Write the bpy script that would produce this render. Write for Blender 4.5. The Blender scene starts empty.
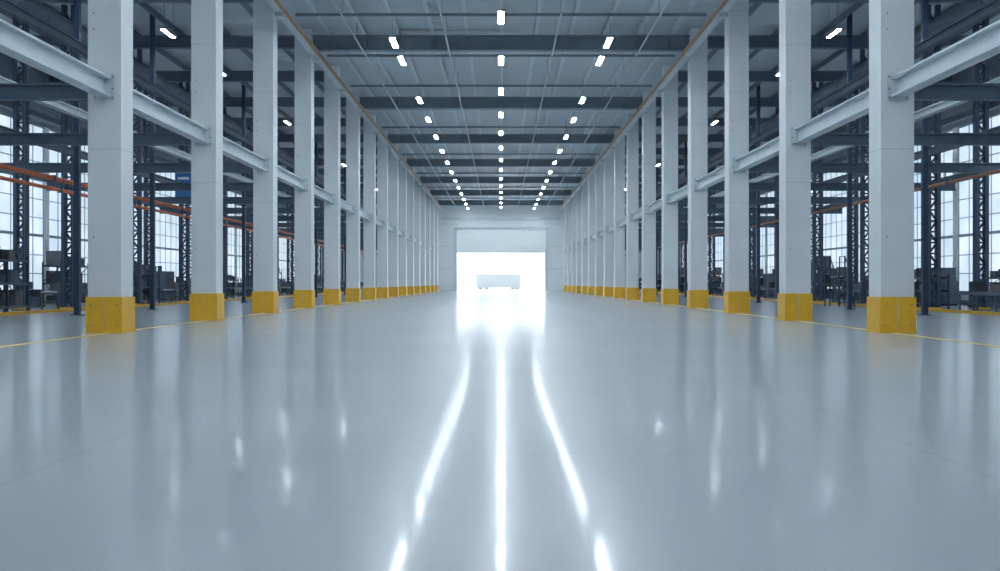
import bpy, math, random
from mathutils import Vector, Matrix
random.seed(7)
S=bpy.context.scene
COL=S.collection

# ------------------------------------------------------------ materials
def mat(name, col, rough=0.5, metal=0.0, noise=0.0, nscale=3.0, bump=0.0, bscale=30, spec=0.5, stretch=(1,1,1), rvar=0.0):
    m=bpy.data.materials.new(name); m.use_nodes=True
    nt=m.node_tree; n=nt.nodes; l=nt.links
    b=n['Principled BSDF']
    b.inputs['Base Color'].default_value=(*col,1)
    b.inputs['Roughness'].default_value=rough
    b.inputs['Metallic'].default_value=metal
    b.inputs['Specular IOR Level'].default_value=spec
    tc=n.new('ShaderNodeTexCoord'); mp=n.new('ShaderNodeMapping'); mp.inputs['Scale'].default_value=stretch
    l.new(tc.outputs['Object'],mp.inputs['Vector'])
    if noise>0:
        t=n.new('ShaderNodeTexNoise'); t.inputs['Scale'].default_value=nscale; t.inputs['Detail'].default_value=5
        l.new(mp.outputs[0],t.inputs['Vector'])
        r=n.new('ShaderNodeMapRange'); r.inputs['From Min'].default_value=0.3; r.inputs['From Max'].default_value=0.7
        r.inputs['To Min'].default_value=1-noise; r.inputs['To Max'].default_value=1+noise
        l.new(t.outputs['Fac'],r.inputs['Value'])
        mx=n.new('ShaderNodeVectorMath'); mx.operation='SCALE'; mx.inputs[0].default_value=col
        l.new(r.outputs[0],mx.inputs['Scale']); l.new(mx.outputs[0],b.inputs['Base Color'])
    if bump>0:
        t=n.new('ShaderNodeTexNoise'); t.inputs['Scale'].default_value=bscale; t.inputs['Detail'].default_value=4
        l.new(mp.outputs[0],t.inputs['Vector'])
        bp=n.new('ShaderNodeBump'); bp.inputs['Strength'].default_value=bump; bp.inputs['Distance'].default_value=0.02
        l.new(t.outputs['Fac'],bp.inputs['Height']); l.new(bp.outputs[0],b.inputs['Normal'])
    return m
def emat(name,col,st):
    m=bpy.data.materials.new(name); m.use_nodes=True
    nt=m.node_tree; b=nt.nodes['Principled BSDF']
    b.inputs['Base Color'].default_value=(*col,1)
    b.inputs['Emission Color'].default_value=(*col,1); b.inputs['Emission Strength'].default_value=st
    b.inputs['Roughness'].default_value=0.4
    return m

M_col=mat('painted_column',(0.77,0.81,0.84),0.45,noise=0.04,nscale=0.8,bump=0.04)
M_colj=mat('column_joint',(0.50,0.55,0.59),0.6)
M_yel=mat('safety_yellow',(0.86,0.48,0.03),0.42,noise=0.06,nscale=4)
M_yelline=mat('floor_line_yellow',(0.88,0.66,0.18),0.65,noise=0.06,nscale=6,spec=0.2)
M_bolt=mat('bolt_steel',(0.25,0.27,0.3),0.35,metal=0.8)
M_beam=mat('grey_beam_paint',(0.62,0.69,0.74),0.45,noise=0.05,nscale=2)
M_raf=mat('rafter_steel',(0.21,0.28,0.33),0.5,noise=0.06,nscale=2)
M_pur=mat('purlin_steel',(0.62,0.69,0.74),0.45,noise=0.05)
M_navy=mat('navy_steel',(0.03,0.06,0.115),0.45,noise=0.15,nscale=4)
M_dark=mat('dark_steel',(0.085,0.13,0.185),0.5,noise=0.12)
M_sroof=mat('side_rafter_steel',(0.14,0.19,0.25),0.5,noise=0.1)
M_orange=mat('orange_pipe_paint',(0.62,0.13,0.04),0.4,noise=0.08)
M_orange2=mat('faded_pipe_paint',(0.45,0.19,0.11),0.5,noise=0.08)
M_rail=mat('crane_rail_ochre',(0.54,0.32,0.16),0.5,noise=0.12)
M_wall=mat('wall_panel_paint',(0.80,0.85,0.88),0.55,noise=0.03)
M_walld=mat('wall_upper_dark',(0.24,0.30,0.36),0.6,noise=0.08)
M_frame=mat('window_frame_metal',(0.32,0.40,0.48),0.4,metal=0.1,noise=0.05)
M_house=mat('lamp_housing',(0.35,0.38,0.41),0.4,metal=0.4,noise=0.03)
M_lamp=emat('led_diffuser',(0.82,0.92,1.0),62)
M_lamp2=emat('led_diffuser_side',(0.82,0.92,1.0),50)
M_black=mat('black_plastic',(0.025,0.033,0.045),0.5,noise=0.2)
M_crate=mat('crate_blue_grey',(0.08,0.12,0.18),0.55,noise=0.25)
M_card=mat('carton_board',(0.14,0.15,0.165),0.7,noise=0.15)
M_mach=mat('machine_paint',(0.09,0.13,0.18),0.4,noise=0.1)
M_blue=mat('sign_blue',(0.03,0.17,0.42),0.4,noise=0.05)
M_white=mat('white_paint',(0.75,0.78,0.8),0.45,noise=0.04)
M_trl=mat('trailer_grey',(0.20,0.225,0.24),0.6,noise=0.04)
M_out=mat('yard_concrete',(0.85,0.87,0.9),0.8,noise=0.03)
M_door=mat('shutter_door_paint',(0.86,0.90,0.92),0.45,noise=0.02)

def deck_mat():
    m=mat('roof_deck_metal',(0.52,0.59,0.64),0.5,noise=0.05,nscale=0.5)
    n=m.node_tree.nodes; l=m.node_tree.links
    tc=n.new('ShaderNodeTexCoord'); w=n.new('ShaderNodeTexWave'); w.bands_direction='Y'; w.inputs['Scale'].default_value=0.9
    l.new(tc.outputs['Object'],w.inputs['Vector'])
    bp=n.new('ShaderNodeBump'); bp.inputs['Strength'].default_value=0.5; bp.inputs['Distance'].default_value=0.05
    l.new(w.outputs['Fac'],bp.inputs['Height']); l.new(bp.outputs[0],n['Principled BSDF'].inputs['Normal'])
    return m
M_deck=deck_mat()

def pane_mat():
    m=bpy.data.materials.new('self_lit_frosted_glazing'); m.use_nodes=True
    n=m.node_tree.nodes; l=m.node_tree.links; b=n['Principled BSDF']
    b.inputs['Base Color'].default_value=(0.5,0.6,0.7,1); b.inputs['Roughness'].default_value=0.3
    tc=n.new('ShaderNodeTexCoord'); t=n.new('ShaderNodeTexNoise'); t.inputs['Scale'].default_value=0.5; t.inputs['Detail'].default_value=2
    l.new(tc.outputs['Object'],t.inputs['Vector'])
    cr=n.new('ShaderNodeValToRGB'); cr.color_ramp.elements[0].position=0.3; cr.color_ramp.elements[0].color=(0.50,0.64,0.76,1)
    cr.color_ramp.elements[1].position=0.7; cr.color_ramp.elements[1].color=(0.80,0.91,1,1)
    l.new(t.outputs['Fac'],cr.inputs['Fac']); l.new(cr.outputs[0],b.inputs['Emission Color'])
    b.inputs['Emission Strength'].default_value=0.52  # panes emit their own light, standing in for daylight from outside
    return m
M_pane=pane_mat()

def floor_mat():
    m=bpy.data.materials.new('polished_concrete'); m.use_nodes=True
    n=m.node_tree.nodes; l=m.node_tree.links; b=n['Principled BSDF']
    tc=n.new('ShaderNodeTexCoord')
    t=n.new('ShaderNodeTexNoise'); t.inputs['Scale'].default_value=0.3; t.inputs['Detail'].default_value=1; t.inputs['Roughness'].default_value=0.4
    l.new(tc.outputs['Object'],t.inputs['Vector'])
    cr=n.new('ShaderNodeValToRGB'); e=cr.color_ramp.elements
    e[0].position=0.0; e[0].color=(0.40,0.455,0.50,1); e[1].position=1.0; e[1].color=(0.46,0.515,0.56,1)
    l.new(t.outputs['Fac'],cr.inputs['Fac'])
    br=n.new('ShaderNodeTexBrick'); br.offset=0; br.inputs['Scale'].default_value=1
    br.inputs['Brick Width'].default_value=6.25; br.inputs['Row Height'].default_value=4.17
    br.inputs['Mortar Size'].default_value=0.006; br.inputs['Mortar Smooth'].default_value=0.2
    br.inputs['Color1'].default_value=(1,1,1,1); br.inputs['Color2'].default_value=(1,1,1,1); br.inputs['Mortar'].default_value=(0.8,0.8,0.8,1)
    mp=n.new('ShaderNodeMapping'); mp.inputs['Location'].default_value=(3.1,1.0,0)
    l.new(tc.outputs['Object'],mp.inputs['Vector']); l.new(mp.outputs[0],br.inputs['Vector'])
    mx=n.new('ShaderNodeMix'); mx.data_type='RGBA'; mx.blend_type='MULTIPLY'; mx.inputs['Factor'].default_value=1
    l.new(cr.outputs[0],mx.inputs['A']); l.new(br.outputs['Color'],mx.inputs['B'])
    l.new(mx.outputs['Result'],b.inputs['Base Color'])
    b.inputs['Roughness'].default_value=0.26
    b.inputs['Specular IOR Level'].default_value=0.36
    b.inputs['Coat Weight'].default_value=0.27; b.inputs['Coat Roughness'].default_value=0.088
    return m
M_floor=floor_mat()

# ------------------------------------------------------------ mesh builder
class MB:
    def __init__(s): s.v=[]; s.f=[]; s.m=[]; s.mats=[]
    def mi(s,m):
        if m not in s.mats: s.mats.append(m)
        return s.mats.index(m)
    def box(s,x0,x1,y0,y1,z0,z1,m):
        i=len(s.v); k=s.mi(m)
        s.v+=[(x0,y0,z0),(x1,y0,z0),(x1,y1,z0),(x0,y1,z0),(x0,y0,z1),(x1,y0,z1),(x1,y1,z1),(x0,y1,z1)]
        for q in ((0,3,2,1),(4,5,6,7),(0,1,5,4),(1,2,6,5),(2,3,7,6),(3,0,4,7)):
            s.f.append(tuple(i+a for a in q)); s.m.append(k)
        return s
    def bar(s,a,b,w,m,h=None):
        a=Vector(a); b=Vector(b); d=(b-a); L=d.length; h=h or w
        q=d.to_track_quat('Z','Y'); i=len(s.v); k=s.mi(m)
        for z in (0,L):
            for x,y in ((-w/2,-h/2),(w/2,-h/2),(w/2,h/2),(-w/2,h/2)):
                s.v.append(tuple(a+q@Vector((x,y,z))))
        for qd in ((0,3,2,1),(4,5,6,7),(0,1,5,4),(1,2,6,5),(2,3,7,6),(3,0,4,7)):
            s.f.append(tuple(i+c for c in qd)); s.m.append(k)
        return s
    def cyl(s,a,b,r,m,n=12):
        a=Vector(a); b=Vector(b); d=b-a; L=d.length; q=d.to_track_quat('Z','Y'); i=len(s.v); k=s.mi(m)
        for z in (0,L):
            for j in range(n):
                t=2*math.pi*j/n; s.v.append(tuple(a+q@Vector((r*math.cos(t),r*math.sin(t),z))))
        for j in range(n):
            j2=(j+1)%n; s.f.append((i+j,i+j2,i+n+j2,i+n+j)); s.m.append(k)
        s.f.append(tuple(i+j for j in reversed(range(n)))); s.m.append(k)
        s.f.append(tuple(i+n+j for j in range(n))); s.m.append(k)
        return s
    def mesh(s,name):
        me=bpy.data.meshes.new(name); me.from_pydata(s.v,[],s.f)
        for m in s.mats: me.materials.append(m)
        me.polygons.foreach_set('material_index',s.m); me.update(); return me
def put(name,me,loc=(0,0,0),rz=0,bevel=0):
    o=bpy.data.objects.new(name,me); o.location=loc; o.rotation_euler=(0,0,rz); COL.objects.link(o)
    if bevel:
        md=o.modifiers.new('bevel','BEVEL'); md.width=bevel; md.segments=2; md.limit_method='ANGLE'
    return o

# ------------------------------------------------------------ layout constants
BAY=8.34; Y0=25.0
IN=9.50; OUT=10.33; CD=0.82
YF=157.5; YB=-14.0; XW=26.5; ZC=14.0
Y1=YB+0.05; Y2=YF-0.45
cols=[Y0+BAY*k for k in range(-4,16)]

# ------------------------------------------------------------ shell
put('floor',MB().box(-XW,XW,YB,YF,-0.3,0,M_floor).mesh('floor'))
put('ceiling',MB().box(-XW,XW,YB,YF,ZC,ZC+0.25,M_deck).mesh('ceiling'))
put('yard_ground',MB().box(-70,70,YF,330,-0.3,-0.02,M_out).mesh('yard_ground'))
b=MB()
DW=6.9; DH=6.1
b.box(-XW-0.3,-DW,YF,YF+0.35,0,ZC,M_wall); b.box(DW,XW+0.3,YF,YF+0.35,0,ZC,M_wall); b.box(-DW,DW,YF,YF+0.35,DH+3.4,ZC,M_wall)
for z in (3.5,7,10.5):
    for s in(-1,1): b.box(min(s*DW,s*XW),max(s*DW,s*XW),YF-0.02,YF,z,z+0.05,M_colj)
put('wall_far',b.mesh('wall_far'))
put('wall_rear',MB().box(-XW-0.3,XW+0.3,YB-0.3,YB,0,ZC,M_wall).mesh('wall_rear'))
b=MB()
D0=YF-0.16
b.box(-DW+0.02,DW-0.02,D0,D0+0.1,DH,DH+3.38,M_door)
z=DH
while z<DH+3.3:
    b.box(-DW+0.02,DW-0.02,D0-0.04,D0,z+0.05,min(z+0.52,DH+3.38),M_door); z+=0.57
b.box(-DW+0.02,DW-0.02,D0-0.05,D0+0.1,DH-0.12,DH,M_colj)
put('door_1',b.mesh('door_1'))
b=MB()
for s in(-1,1):
    b.box(min(s*DW,s*(DW+0.45)),max(s*DW,s*(DW+0.45)),YF-0.22,YF-0.03,0,DH+3.8,M_beam)
b.box(-DW-0.45,DW+0.45,YF-0.25,YF-0.03,DH+3.4,DH+3.9,M_colj)
b.box(-9.3,9.3,YF-0.3,YF-0.03,11.2,11.6,M_pur)
put('trim_1',b.mesh('trim_1'))

WT=10.3
for s,nm in((-1,'left'),(1,'right')):
    b=MB()
    def wb(y0,y1,z0,z1,m,t0=0,t1=0.3):
        a,c=s*(XW+t0),s*(XW+t1); b.box(min(a,c),max(a,c),y0,y1,z0,z1,m)
    wb(YB,YF,0,0.7,M_wall); wb(YB,YF,WT,ZC,M_walld)
    for y in cols: wb(y-0.3,y+0.3,0.7,WT,M_wall)
    wb(YB,cols[0]-0.3,0.7,WT,M_wall); wb(cols[-1]+0.3,YF,0.7,WT,M_wall)
    put('wall_'+nm,b.mesh('wall_'+nm))
    put('baseboard_'+nm,MB().box(min(s*XW,s*(XW-0.05)),max(s*XW,s*(XW-0.05)),YB,YF,0,0.25,M_dark).mesh('baseboard'))
W=BAY-0.6; Hh=WT-0.7
b=MB(); b.box(-0.02,0.02,0.05,W-0.05,0.05,Hh-0.05,M_pane)
b.box(-0.09,0.09,0,W,0,0.1,M_frame); b.box(-0.09,0.09,0,W,Hh-0.1,Hh,M_frame)
for i in range(7):
    y=i*(W-0.07)/6; b.box(-0.05,0.05,y,y+0.06,0,Hh,M_frame)
for i in range(1,9):
    z=i*Hh/9
    b.box(-0.05,0.05,0,W,z,z+(0.16 if i in(3,6) else 0.05),M_frame)
mw=b.mesh('window'); wi=1
for s in(-1,1):
    for y in cols[:-1]:
        put('window_%d'%wi,mw,(s*(XW+0.1),y+0.3,0.7)); wi+=1

# ------------------------------------------------------------ support columns
def column_mesh(s):
    b=MB()
    w=(OUT-IN)/2
    b.box(-w,w,0,CD,0,13.98,M_col)
    for z in (4.6,9.2,12.6):
        b.box(-w-0.003,w+0.003,-0.003,CD+0.003,z,z+0.012,M_colj)
    g=0.04
    b.box(-w-g,w+g,-g,CD+g,0,0.90,M_yel)
    b.box(-w-g-0.015,w+g+0.015,-g-0.015,CD+g+0.015,0,0.04,M_yel)
    b.box(-0.008,0.008,-g-0.004,-g,0.06,0.88,M_colj)
    for x in(-w+0.08,w-0.08):
        for z in(0.2,0.7): b.cyl((x,-g-0.02,z),(x,-g,z),0.02,M_bolt,8)
    for y0,y1 in((-0.03,0),(CD,CD+0.03)):
        b.box(-0.26,0.26,y0,y1,5.82,6.48,M_beam)
    for x in(-0.22,0.22):
        for z in(5.88,6.1,6.4): b.cyl((x,-0.05,z),(x,-0.03,z),0.025,M_bolt,8)
    for z in (2.4,7.6,8.0): b.cyl((-w+0.15,-0.012,z),(-w+0.15,0,z),0.022,M_bolt,8)
    q=-s
    x0,x1=sorted((q*w,q*(w+0.34)))
    b.box(x0,x1,0.2,CD-0.2,12.42,12.60,M_beam)
    return b.mesh('support_column')
mc={s:column_mesh(s) for s in(-1,1)}
XC=(IN+OUT)/2
for s in(-1,1):
    for y in cols: put('support_column',mc[s],(s*XC,y,0),bevel=0.015)

# ------------------------------------------------------------ mezzanine I beams
def ibeam(b,x,y0,y1,z0,z1,fw,m,ft=0.05,wt=0.05,axis='y'):
    if axis=='y':
        b.box(x-fw/2,x+fw/2,y0,y1,z1-ft,z1,m); b.box(x-fw/2,x+fw/2,y0,y1,z0,z0+ft,m); b.box(x-wt/2,x+wt/2,y0,y1,z0,z1,m)
    else:
        b.box(y0,y1,x-fw/2,x+fw/2,z1-ft,z1,m); b.box(y0,y1,x-fw/2,x+fw/2,z0,z0+ft,m); b.box(y0,y1,x-wt/2,x+wt/2,z0,z1,m)
b=MB(); ibeam(b,0,0,BAY-CD-0.07,0,0.50,0.34,M_beam)
mm=b.mesh('mezzanine_beam')
for s in(-1,1):
    for y in cols[:-1]: put('mezzanine_beam',mm,(s*XC,y+CD+0.035,5.90))

b=MB(); ibeam(b,0,OUT+0.01,22.9,0,0.40,0.25,M_dark,0.04,0.04,'x'); mR=b.mesh('cross_beam')
b=MB(); ibeam(b,0,-22.9,-OUT-0.01,0,0.40,0.25,M_dark,0.04,0.04,'x'); mL=b.mesh('cross_beam')
for y in cols[:-1]:
    put('cross_beam',mR,(0,y+CD/2,5.9)); put('cross_beam',mL,(0,y+CD/2,5.9))
for s in(-1,1):
    for x,z,m,h in((12.9,6.305,M_beam,0.24),(17.0,6.305,M_dark,0.28),(22.7,6.305,M_dark,0.35)):
        b=MB(); ibeam(b,0,Y1,Y2,0,h,0.22,m,0.04,0.04); put('secondary_beam',b.mesh('secondary_beam'),(s*x,0,z))
    for x,z in((20.5,9.3),(22.7,9.3),(15.2,9.6)):
        b=MB(); ibeam(b,0,Y1,Y2,0,0.32,0.22,M_dark,0.04,0.04); put('upper_tie_beam',b.mesh('upper_tie_beam'),(s*x,0,z))

# ------------------------------------------------------------ roof steel
b=MB(); ibeam(b,0,-IN+0.01,IN-0.01,0,0.76,0.42,M_raf,0.06,0.05,'x')
for i in range(-5,6): b.box(i*1.7-0.02,i*1.7+0.02,-0.19,0.19,0.06,0.70,M_raf)
mraf=b.mesh('roof_rafter')
for k,y in enumerate(cols):
    if k%2==1: put('roof_rafter',mraf,(0,y+CD/2,12.95))
ms={}
for s in(-1,1):
    b=MB(); a,c=sorted((s*(OUT+0.01),s*(XW-0.02))); ibeam(b,0,a,c,0,0.62,0.34,M_sroof,0.05,0.05,'x')
    ms[s]=b.mesh('side_rafter')
for s in(-1,1):
    for y in cols: put('side_rafter',ms[s],(0,y+CD/2,13.08))
for x in [-8.6+1.72*i for i in range(11)]:
    b=MB(); b.box(-0.05,0.05,Y1,Y2,13.74,13.995,M_pur); b.box(-0.05,0.12,Y1,Y2,13.72,13.745,M_pur)
    put('roof_purlin',b.mesh('roof_purlin'),(x,0,0))
for s in(-1,1):
    for i in range(7):
        b=MB(); b.box(-0.05,0.05,Y1,Y2,13.72,13.995,M_sroof); put('roof_purlin',b.mesh('roof_purlin'),(s*(11.6+2.3*i),0,0))
for k,y in enumerate(cols[:-1]):
    b=MB(); b.box(-IN,IN,-0.05,0.05,13.6,13.72,M_raf); put('roof_strut',b.mesh('roof_strut'),(0,y+CD/2+BAY/2,0))
for x in(-2.6,2.6,-6.9,6.9):
    b=MB(); b.cyl((0,Y1,0),(0,Y2,0),0.04,M_pur,8)
    for k in range(40):
        yy=YB+2+k*4.2; b.cyl((0,yy,-0.12),(0,yy,0),0.02,M_house,6)
        b.cyl((0,yy+1,0),(0,yy+1,1.13),0.012,M_house,5)
    put('sprinkler_pipe',b.mesh('sprinkler_pipe'),(x,0,12.85))
for s in(-1,1):
    b=MB(); a,c=sorted((s*(IN-0.02),s*(IN-0.34)))
    b.box(a,c,Y1,Y2,12.60,12.64,M_beam); b.box(a,c,Y1,Y2,12.88,12.92,M_beam); xm=(a+c)/2; b.box(xm-0.03,xm+0.03,Y1,Y2,12.62,12.9,M_beam)
    b.box(min(s*9.06,s*9.13),max(s*9.06,s*9.13),Y1,Y2,12.60,12.76,M_rail)
    put('crane_rail',b.mesh('crane_rail'))

# ------------------------------------------------------------ lamps
def lamp_mesh(m,w=0.32,L=2.2,drop=0.9):
    b=MB(); b.box(-w/2,w/2,-L/2,L/2,0.0,0.09,M_house); b.box(-w/2+0.02,w/2-0.02,-L/2+0.03,L/2-0.03,-0.025,0.0,m)
    b.box(-w/2,-w/2+0.02,-L/2,L/2,-0.04,0,M_house); b.box(w/2-0.02,w/2,-L/2,L/2,-0.04,0,M_house)
    b.box(-0.07,0.07,-0.3,0.3,0.09,0.16,M_house)
    for y in(-L*0.4,L*0.4): b.cyl((0,y,0.09),(0,y,drop),0.012,M_house,6)
    return b.mesh('linear_led_lamp')
ml=lamp_mesh(M_lamp,0.28,1.95,drop=1.24); ml2=lamp_mesh(M_lamp2,0.24,1.5,1.5); ml3=lamp_mesh(M_lamp2,0.22,1.3,1.28)
yc=[43.2+BAY*k for k in range(-6,14)]
for y in yc: put('linear_led_lamp',ml,(0,y,12.72))
ys=[47.7-BAY*k for k in range(0,7)]+[51.6,62.8]+[70.3+BAY*k for k in range(0,11)]
for s in(-1,1):
    for y in ys: put('linear_led_lamp',ml,(s*5.1,y,12.72))
    for k in range(-3,15):
        y=Y0+BAY*(k+0.5)
        put('linear_led_lamp',ml2,(s*14.9,y-1,12.45))
        put('linear_led_lamp',ml2,(s*21.3,y+2.3,12.45))
        if k%2: put('linear_led_lamp',ml3,(s*22.7,y+2.3,8.0))

# ------------------------------------------------------------ tall lattice rack posts
b=MB()
for x in(-0.22,0.22):
    b.box(x-0.09,x+0.09,-0.14,0.14,0,13.98,M_navy)
    b.box(x-0.02,x+0.02,-0.145,-0.14,0.2,13.9,M_dark)
for i in range(27):
    z=0.1+i*0.5; q=1 if i%2 else -1
    b.bar((-0.18*q,0,z),(0.18*q,0,z+0.5),0.08,M_navy); b.box(-0.18,0.18,-0.05,0.05,z-0.04,z+0.04,M_navy)
b.box(-0.36,0.36,-0.22,0.22,0,0.04,M_navy)
b.box(-0.34,0.34,-0.19,-0.16,0.04,0.14,M_yel)
mp_=b.mesh('lattice_post')
for s in(-1,1):
    for k in range(-4,15):
        y=Y0+BAY*(k+0.5)
        for x in(19.8,22.0): put('lattice_post',mp_,(s*x,y,0))
b=MB(); b.box(-0.1,0.1,-0.1,0.1,0,13.98,M_navy); b.box(-0.2,0.2,-0.2,0.2,0,0.03,M_navy)
mp2=b.mesh('slim_post')
for s in(-1,1):
    for k in range(-4,15): put('slim_post',mp2,(s*16.4,Y0+BAY*k+CD/2+BAY/2+0.8,0))

for s,z,r,m in((-1,5.62,0.10,M_orange),(-1,5.12,0.075,M_orange),(1,5.45,0.07,M_orange2)):
    b=MB(); b.cyl((0,Y1,0),(0,Y2,0),r,m,10)
    for y in cols: b.box(-r-0.03,r+0.03,y,y+0.12,-r-0.03,r+0.03,M_dark)
    for y in cols[:-1]: b.box(-0.015,0.015,y+CD/2-0.03,y+CD/2+0.03,r,5.895-z,M_dark)
    put('service_pipe',b.mesh('service_pipe'),(s*18.7 if z!=5.12 else s*18.4,0,z))
for s in(-1,1):
    b=MB(); b.cyl((0,Y1,0),(0,Y2,0),0.36,M_sroof,18)
    for k in range(70): b.cyl((0,Y1+2.4*k+.1,0),(0,Y1+2.4*k+0.16,0),0.39,M_raf,18)
    put('ventilation_duct',b.mesh('ventilation_duct'),(s*19.0,0,12.4))

for s in(-1,1):
    b=MB(); b.box(-0.07,0.07,Y1,Y2,0,0.004,M_yelline); put('floor_marking_line',b.mesh('floor_marking_line'),(s*9.78,0,0))

# ------------------------------------------------------------ side hall contents
def rack(L=3.6,H=2.0,D=1.0,lv=3):
    b=MB()
    for x in(0,L/2,L):
        for y in(0,D):
            b.box(x-0.04,x+0.04,y-0.04,y+0.04,0,H,M_navy); b.box(x-0.08,x+0.08,y-0.08,y+0.08,0,0.015,M_navy)
        b.bar((x,0,0.2),(x,D,H*0.55),0.03,M_navy); b.bar((x,D,H*0.55),(x,0,H*0.9),0.03,M_navy)
    for i in range(lv):
        z=0.25+i*(H-0.45)/(lv-1)
        b.box(0,L,-0.03,0.03,z-0.06,z+0.04,M_dark); b.box(0,L,D-0.03,D+0.03,z-0.06,z+0.04,M_dark); b.box(0,L,0,D,z+0.02,z+0.045,M_dark)
        x=0.12
        while x<L-0.6 and i<lv:
            w=random.uniform(0.4,0.8); h=random.uniform(0.25,(H-0.45)/(lv-1)-0.15); m=random.choice([M_black,M_crate,M_black,M_card,M_dark])
            if x+w>L-0.08: break
            b.box(x,x+w,0.1,D-0.12,z+0.045,z+0.045+h,m); b.box(x-0.01,x+w+0.01,0.09,D-0.11,z+0.03+h,z+0.06+h,M_black)
            x+=w+random.uniform(0.05,0.2)
    return b.mesh('storage_rack')
def bench(L=3.0):
    b=MB(); b.box(0,L,0,0.9,0.86,0.92,M_mach)
    for x in(0.08,L-0.08):
        for y in(0.06,0.84): b.box(x-0.04,x+0.04,y-0.04,y+0.04,0,0.86,M_dark)
    b.box(0.05,L-0.05,0.1,0.8,0.25,0.29,M_dark)
    b.box(0.15,1.0,0.15,0.75,0.29,0.80,M_black); b.box(1.6,2.4,0.15,0.75,0.29,0.65,M_crate)
    b.box(0,L,0.86,0.9,0.92,1.7,M_dark)
    for i in range(4): b.box(0.2+i*0.7,0.55+i*0.7,0.72,0.86,1.1,1.35,M_crate)
    b.box(0.4,0.9,0.3,0.6,0.92,1.25,M_black); b.cyl((1.7,0.4,0.92),(1.7,0.4,1.2),0.12,M_mach,14)
    return b.mesh('workbench')
def machine():
    b=MB(); b.box(0,3.2,0,1.6,0.1,1.35,M_mach); b.box(0.1,3.1,0.05,1.55,0,0.1,M_black); b.box(0.3,1.9,-0.02,0,0.5,1.25,M_black)
    b.box(0.2,2.1,0.1,1.5,1.35,2.1,M_dark); b.box(0.35,1.95,0.08,0.1,1.5,2.0,M_crate); b.cyl((1.0,0.8,2.1),(1.0,0.8,2.5),0.16,M_mach,14)
    b.box(2.45,3.0,-0.15,0.1,1.1,1.7,M_dark); b.box(2.5,2.95,-0.165,-0.15,1.25,1.6,M_blue)
    for x in(2.5,2.7,2.9): b.cyl((x,-0.17,1.17),(x,-0.15,1.17),0.03,M_orange,8)
    b.box(0,3.2,-0.03,0,0.12,0.2,M_yel)
    return b.mesh('packing_machine')
def conveyor(L=7):
    b=MB()
    for y in(0,0.8): b.box(0,L,y-0.03,y+0.03,0.72,0.88,M_mach)
    n=int(L/0.16)
    for i in range(n): b.cyl((0.08+i*0.16,0.03,0.83),(0.08+i*0.16,0.77,0.83),0.04,M_pur,8)
    for i in range(5):
        x=0.2+i*(L-0.4)/4
        for y in(0,0.8): b.box(x-0.04,x+0.04,y-0.03,y+0.03,0,0.74,M_dark)
        b.box(x-0.03,x+0.03,0,0.8,0.3,0.36,M_dark)
    for x,w,h in((0.6,0.6,0.4),(2.2,0.5,0.55),(3.6,0.7,0.35),(5.6,0.5,0.45)): b.box(x,x+w,0.15,0.65,0.87,0.87+h,random.choice([M_black,M_crate,M_card]))
    return b.mesh('roller_conveyor')
def ladder():
    b=MB(); n=7
    for x in(0,0.8):
        b.bar((x,0,0),(x,1.5,1.75),0.07,M_navy); b.bar((x,0,0.95),(x,1.5,2.7),0.04,M_navy)
        for i in range(4): b.bar((x,0.1+i*0.45,0.15+i*0.52),(x,0.1+i*0.45,1.1+i*0.52),0.035,M_navy)
        b.box(x-0.03,x+0.03,1.5,1.56,0,2.7,M_navy); b.box(x-0.03,x+0.03,2.3,2.36,0,2.7,M_navy); b.box(x-0.02,x+0.02,1.5,2.36,2.66,2.7,M_navy)
    for i in range(n): b.box(0,0.8,0.12+i*0.21,0.32+i*0.21,0.2+i*0.245,0.23+i*0.245,M_mach)
    b.box(0,0.8,1.5,2.36,1.72,1.77,M_mach)
    return b.mesh('platform_stair')
def pallet():
    b=MB()
    for y in(0,0.5,1.0): b.box(0,1.2,y-0.05,y+0.05,0,0.1,M_card)
    for i in range(7): b.box(i*0.18,i*0.18+0.13,-0.05,1.05,0.1,0.13,M_card)
    for i in range(2):
        for j in range(2):
            for k in range(2 if i else 3): b.box(0.03+i*0.58,0.57+i*0.58,0.0+j*0.5,0.48+j*0.5,0.13+k*0.4,0.52+k*0.4,M_crate if (i+j+k)%2 else M_black)
    return b.mesh('loaded_pallet')
racks=[rack(),rack(3.6,2.4,1.0,3),rack(3.6,1.7,1.0,3)]
mb_,mm_,mcv,mld,mpl=bench(),machine(),conveyor(),ladder(),pallet()
R=math.pi/2
for s in(-1,1):
    for k in range(0,15):
        y=Y0+BAY*(k+0.5)
        c=k%4 if s<0 else (k+2)%4
        X=s*24.6
        if c==0: put('storage_rack',racks[k%3],(X+0.5,y+0.6,0),R)
        if c==1: put('packing_machine',mm_,(X+0.6,y+0.8,0),R)
        if c==2: put('workbench',mb_,(X+0.4,y+0.7,0),R)
        if c==3: put('storage_rack',racks[(k+1)%3],(X+0.5,y+0.6,0),R)
        if k%2==0: put('loaded_pallet',mpl,(X-0.3,y+5.2,0))
        if k%2==(0 if s<0 else 1): put('roller_conveyor',mcv,(s*21+0.4,y+0.6,0),R)
        else: put('storage_rack',racks[k%3],(s*21+0.5,y+2.2,0),R)
    b=MB(); b.box(-0.06,0.06,Y0-BAY*3,Y2-2,0,0.12,M_yel)
    put('guard_kerb',b.mesh('guard_kerb'),(s*19.2,0,0))
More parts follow.
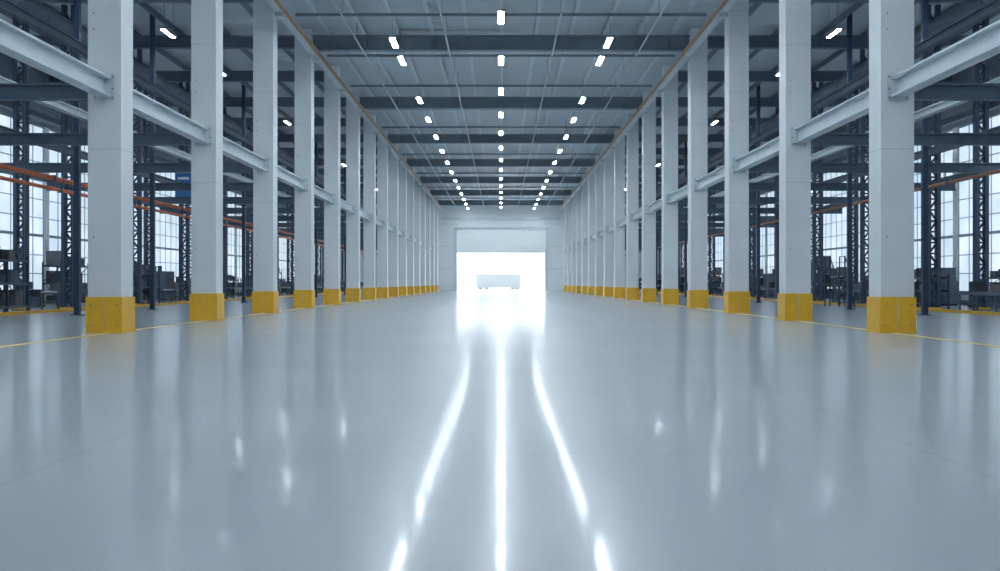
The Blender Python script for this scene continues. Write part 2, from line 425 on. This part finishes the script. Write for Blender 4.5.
put('platform_stair',mld,(17.6,52.0,0)); put('platform_stair',mld,(-18.4,74,0))
b=MB(); b.box(-0.5,0.5,-0.03,0,0,1.5,M_blue); b.box(-0.53,0.53,0,0.03,-0.03,1.53,M_white); b.box(-0.35,0.35,-0.035,-0.03,1.1,1.25,M_white); b.box(-0.35,0.2,-0.035,-0.03,0.8,0.9,M_white)
put('information_board',b.mesh('information_board'),(-19.8,Y0+BAY*4.5-0.19,6.6))

# ------------------------------------------------------------ trailer in yard
b=MB(); b.box(-4,4,0,2.5,0.6,2.85,M_trl)
for i in range(21): b.box(-4+0.38*i+0.1,-4+0.38*i+0.22,-0.04,0,0.7,2.75,M_trl)
b.box(-3.9,3.9,0.3,2.3,0.45,0.6,M_trl)
for x in(-3.2,-2.1,2.6,3.4):
    for y in(0.4,2.0): b.cyl((x,y,0.42),(x,y+0.3,0.42),0.42,M_trl,20)
b.box(-4.03,4.03,-0.05,0,0.4,0.64,M_trl)
put('cargo_trailer',b.mesh('cargo_trailer'),(-0.5,178,-0.02))

# ------------------------------------------------------------ world, sun, camera
w=bpy.data.worlds.new('World'); S.world=w; w.use_nodes=True
bg=w.node_tree.nodes['Background']; bg.inputs[0].default_value=(0.90,0.96,1,1); bg.inputs[1].default_value=2.2
sd=bpy.data.lights.new('sun','SUN'); sd.energy=3.5; sd.angle=0.03; sd.color=(1,0.98,0.95)
so=bpy.data.objects.new('sun',sd); COL.objects.link(so); so.location=(0,220,60)
so.rotation_euler=Vector((0.15,-1,-0.42)).to_track_quat('-Z','Y').to_euler()

cd=bpy.data.cameras.new('camera'); cam=bpy.data.objects.new('camera',cd); COL.objects.link(cam)
cam.location=(0,0,1.25); cam.rotation_euler=(math.pi/2,0,0)
cd.lens=36; cd.sensor_width=36; cd.shift_y=-0.0025; cd.shift_x=-0.0010; cd.clip_end=1000; cd.clip_start=0.05
cd.dof.use_dof=True; cd.dof.focus_distance=45; cd.dof.aperture_fstop=1.6
S.camera=cam
S.view_settings.view_transform='Standard'; S.view_settings.exposure=0.82
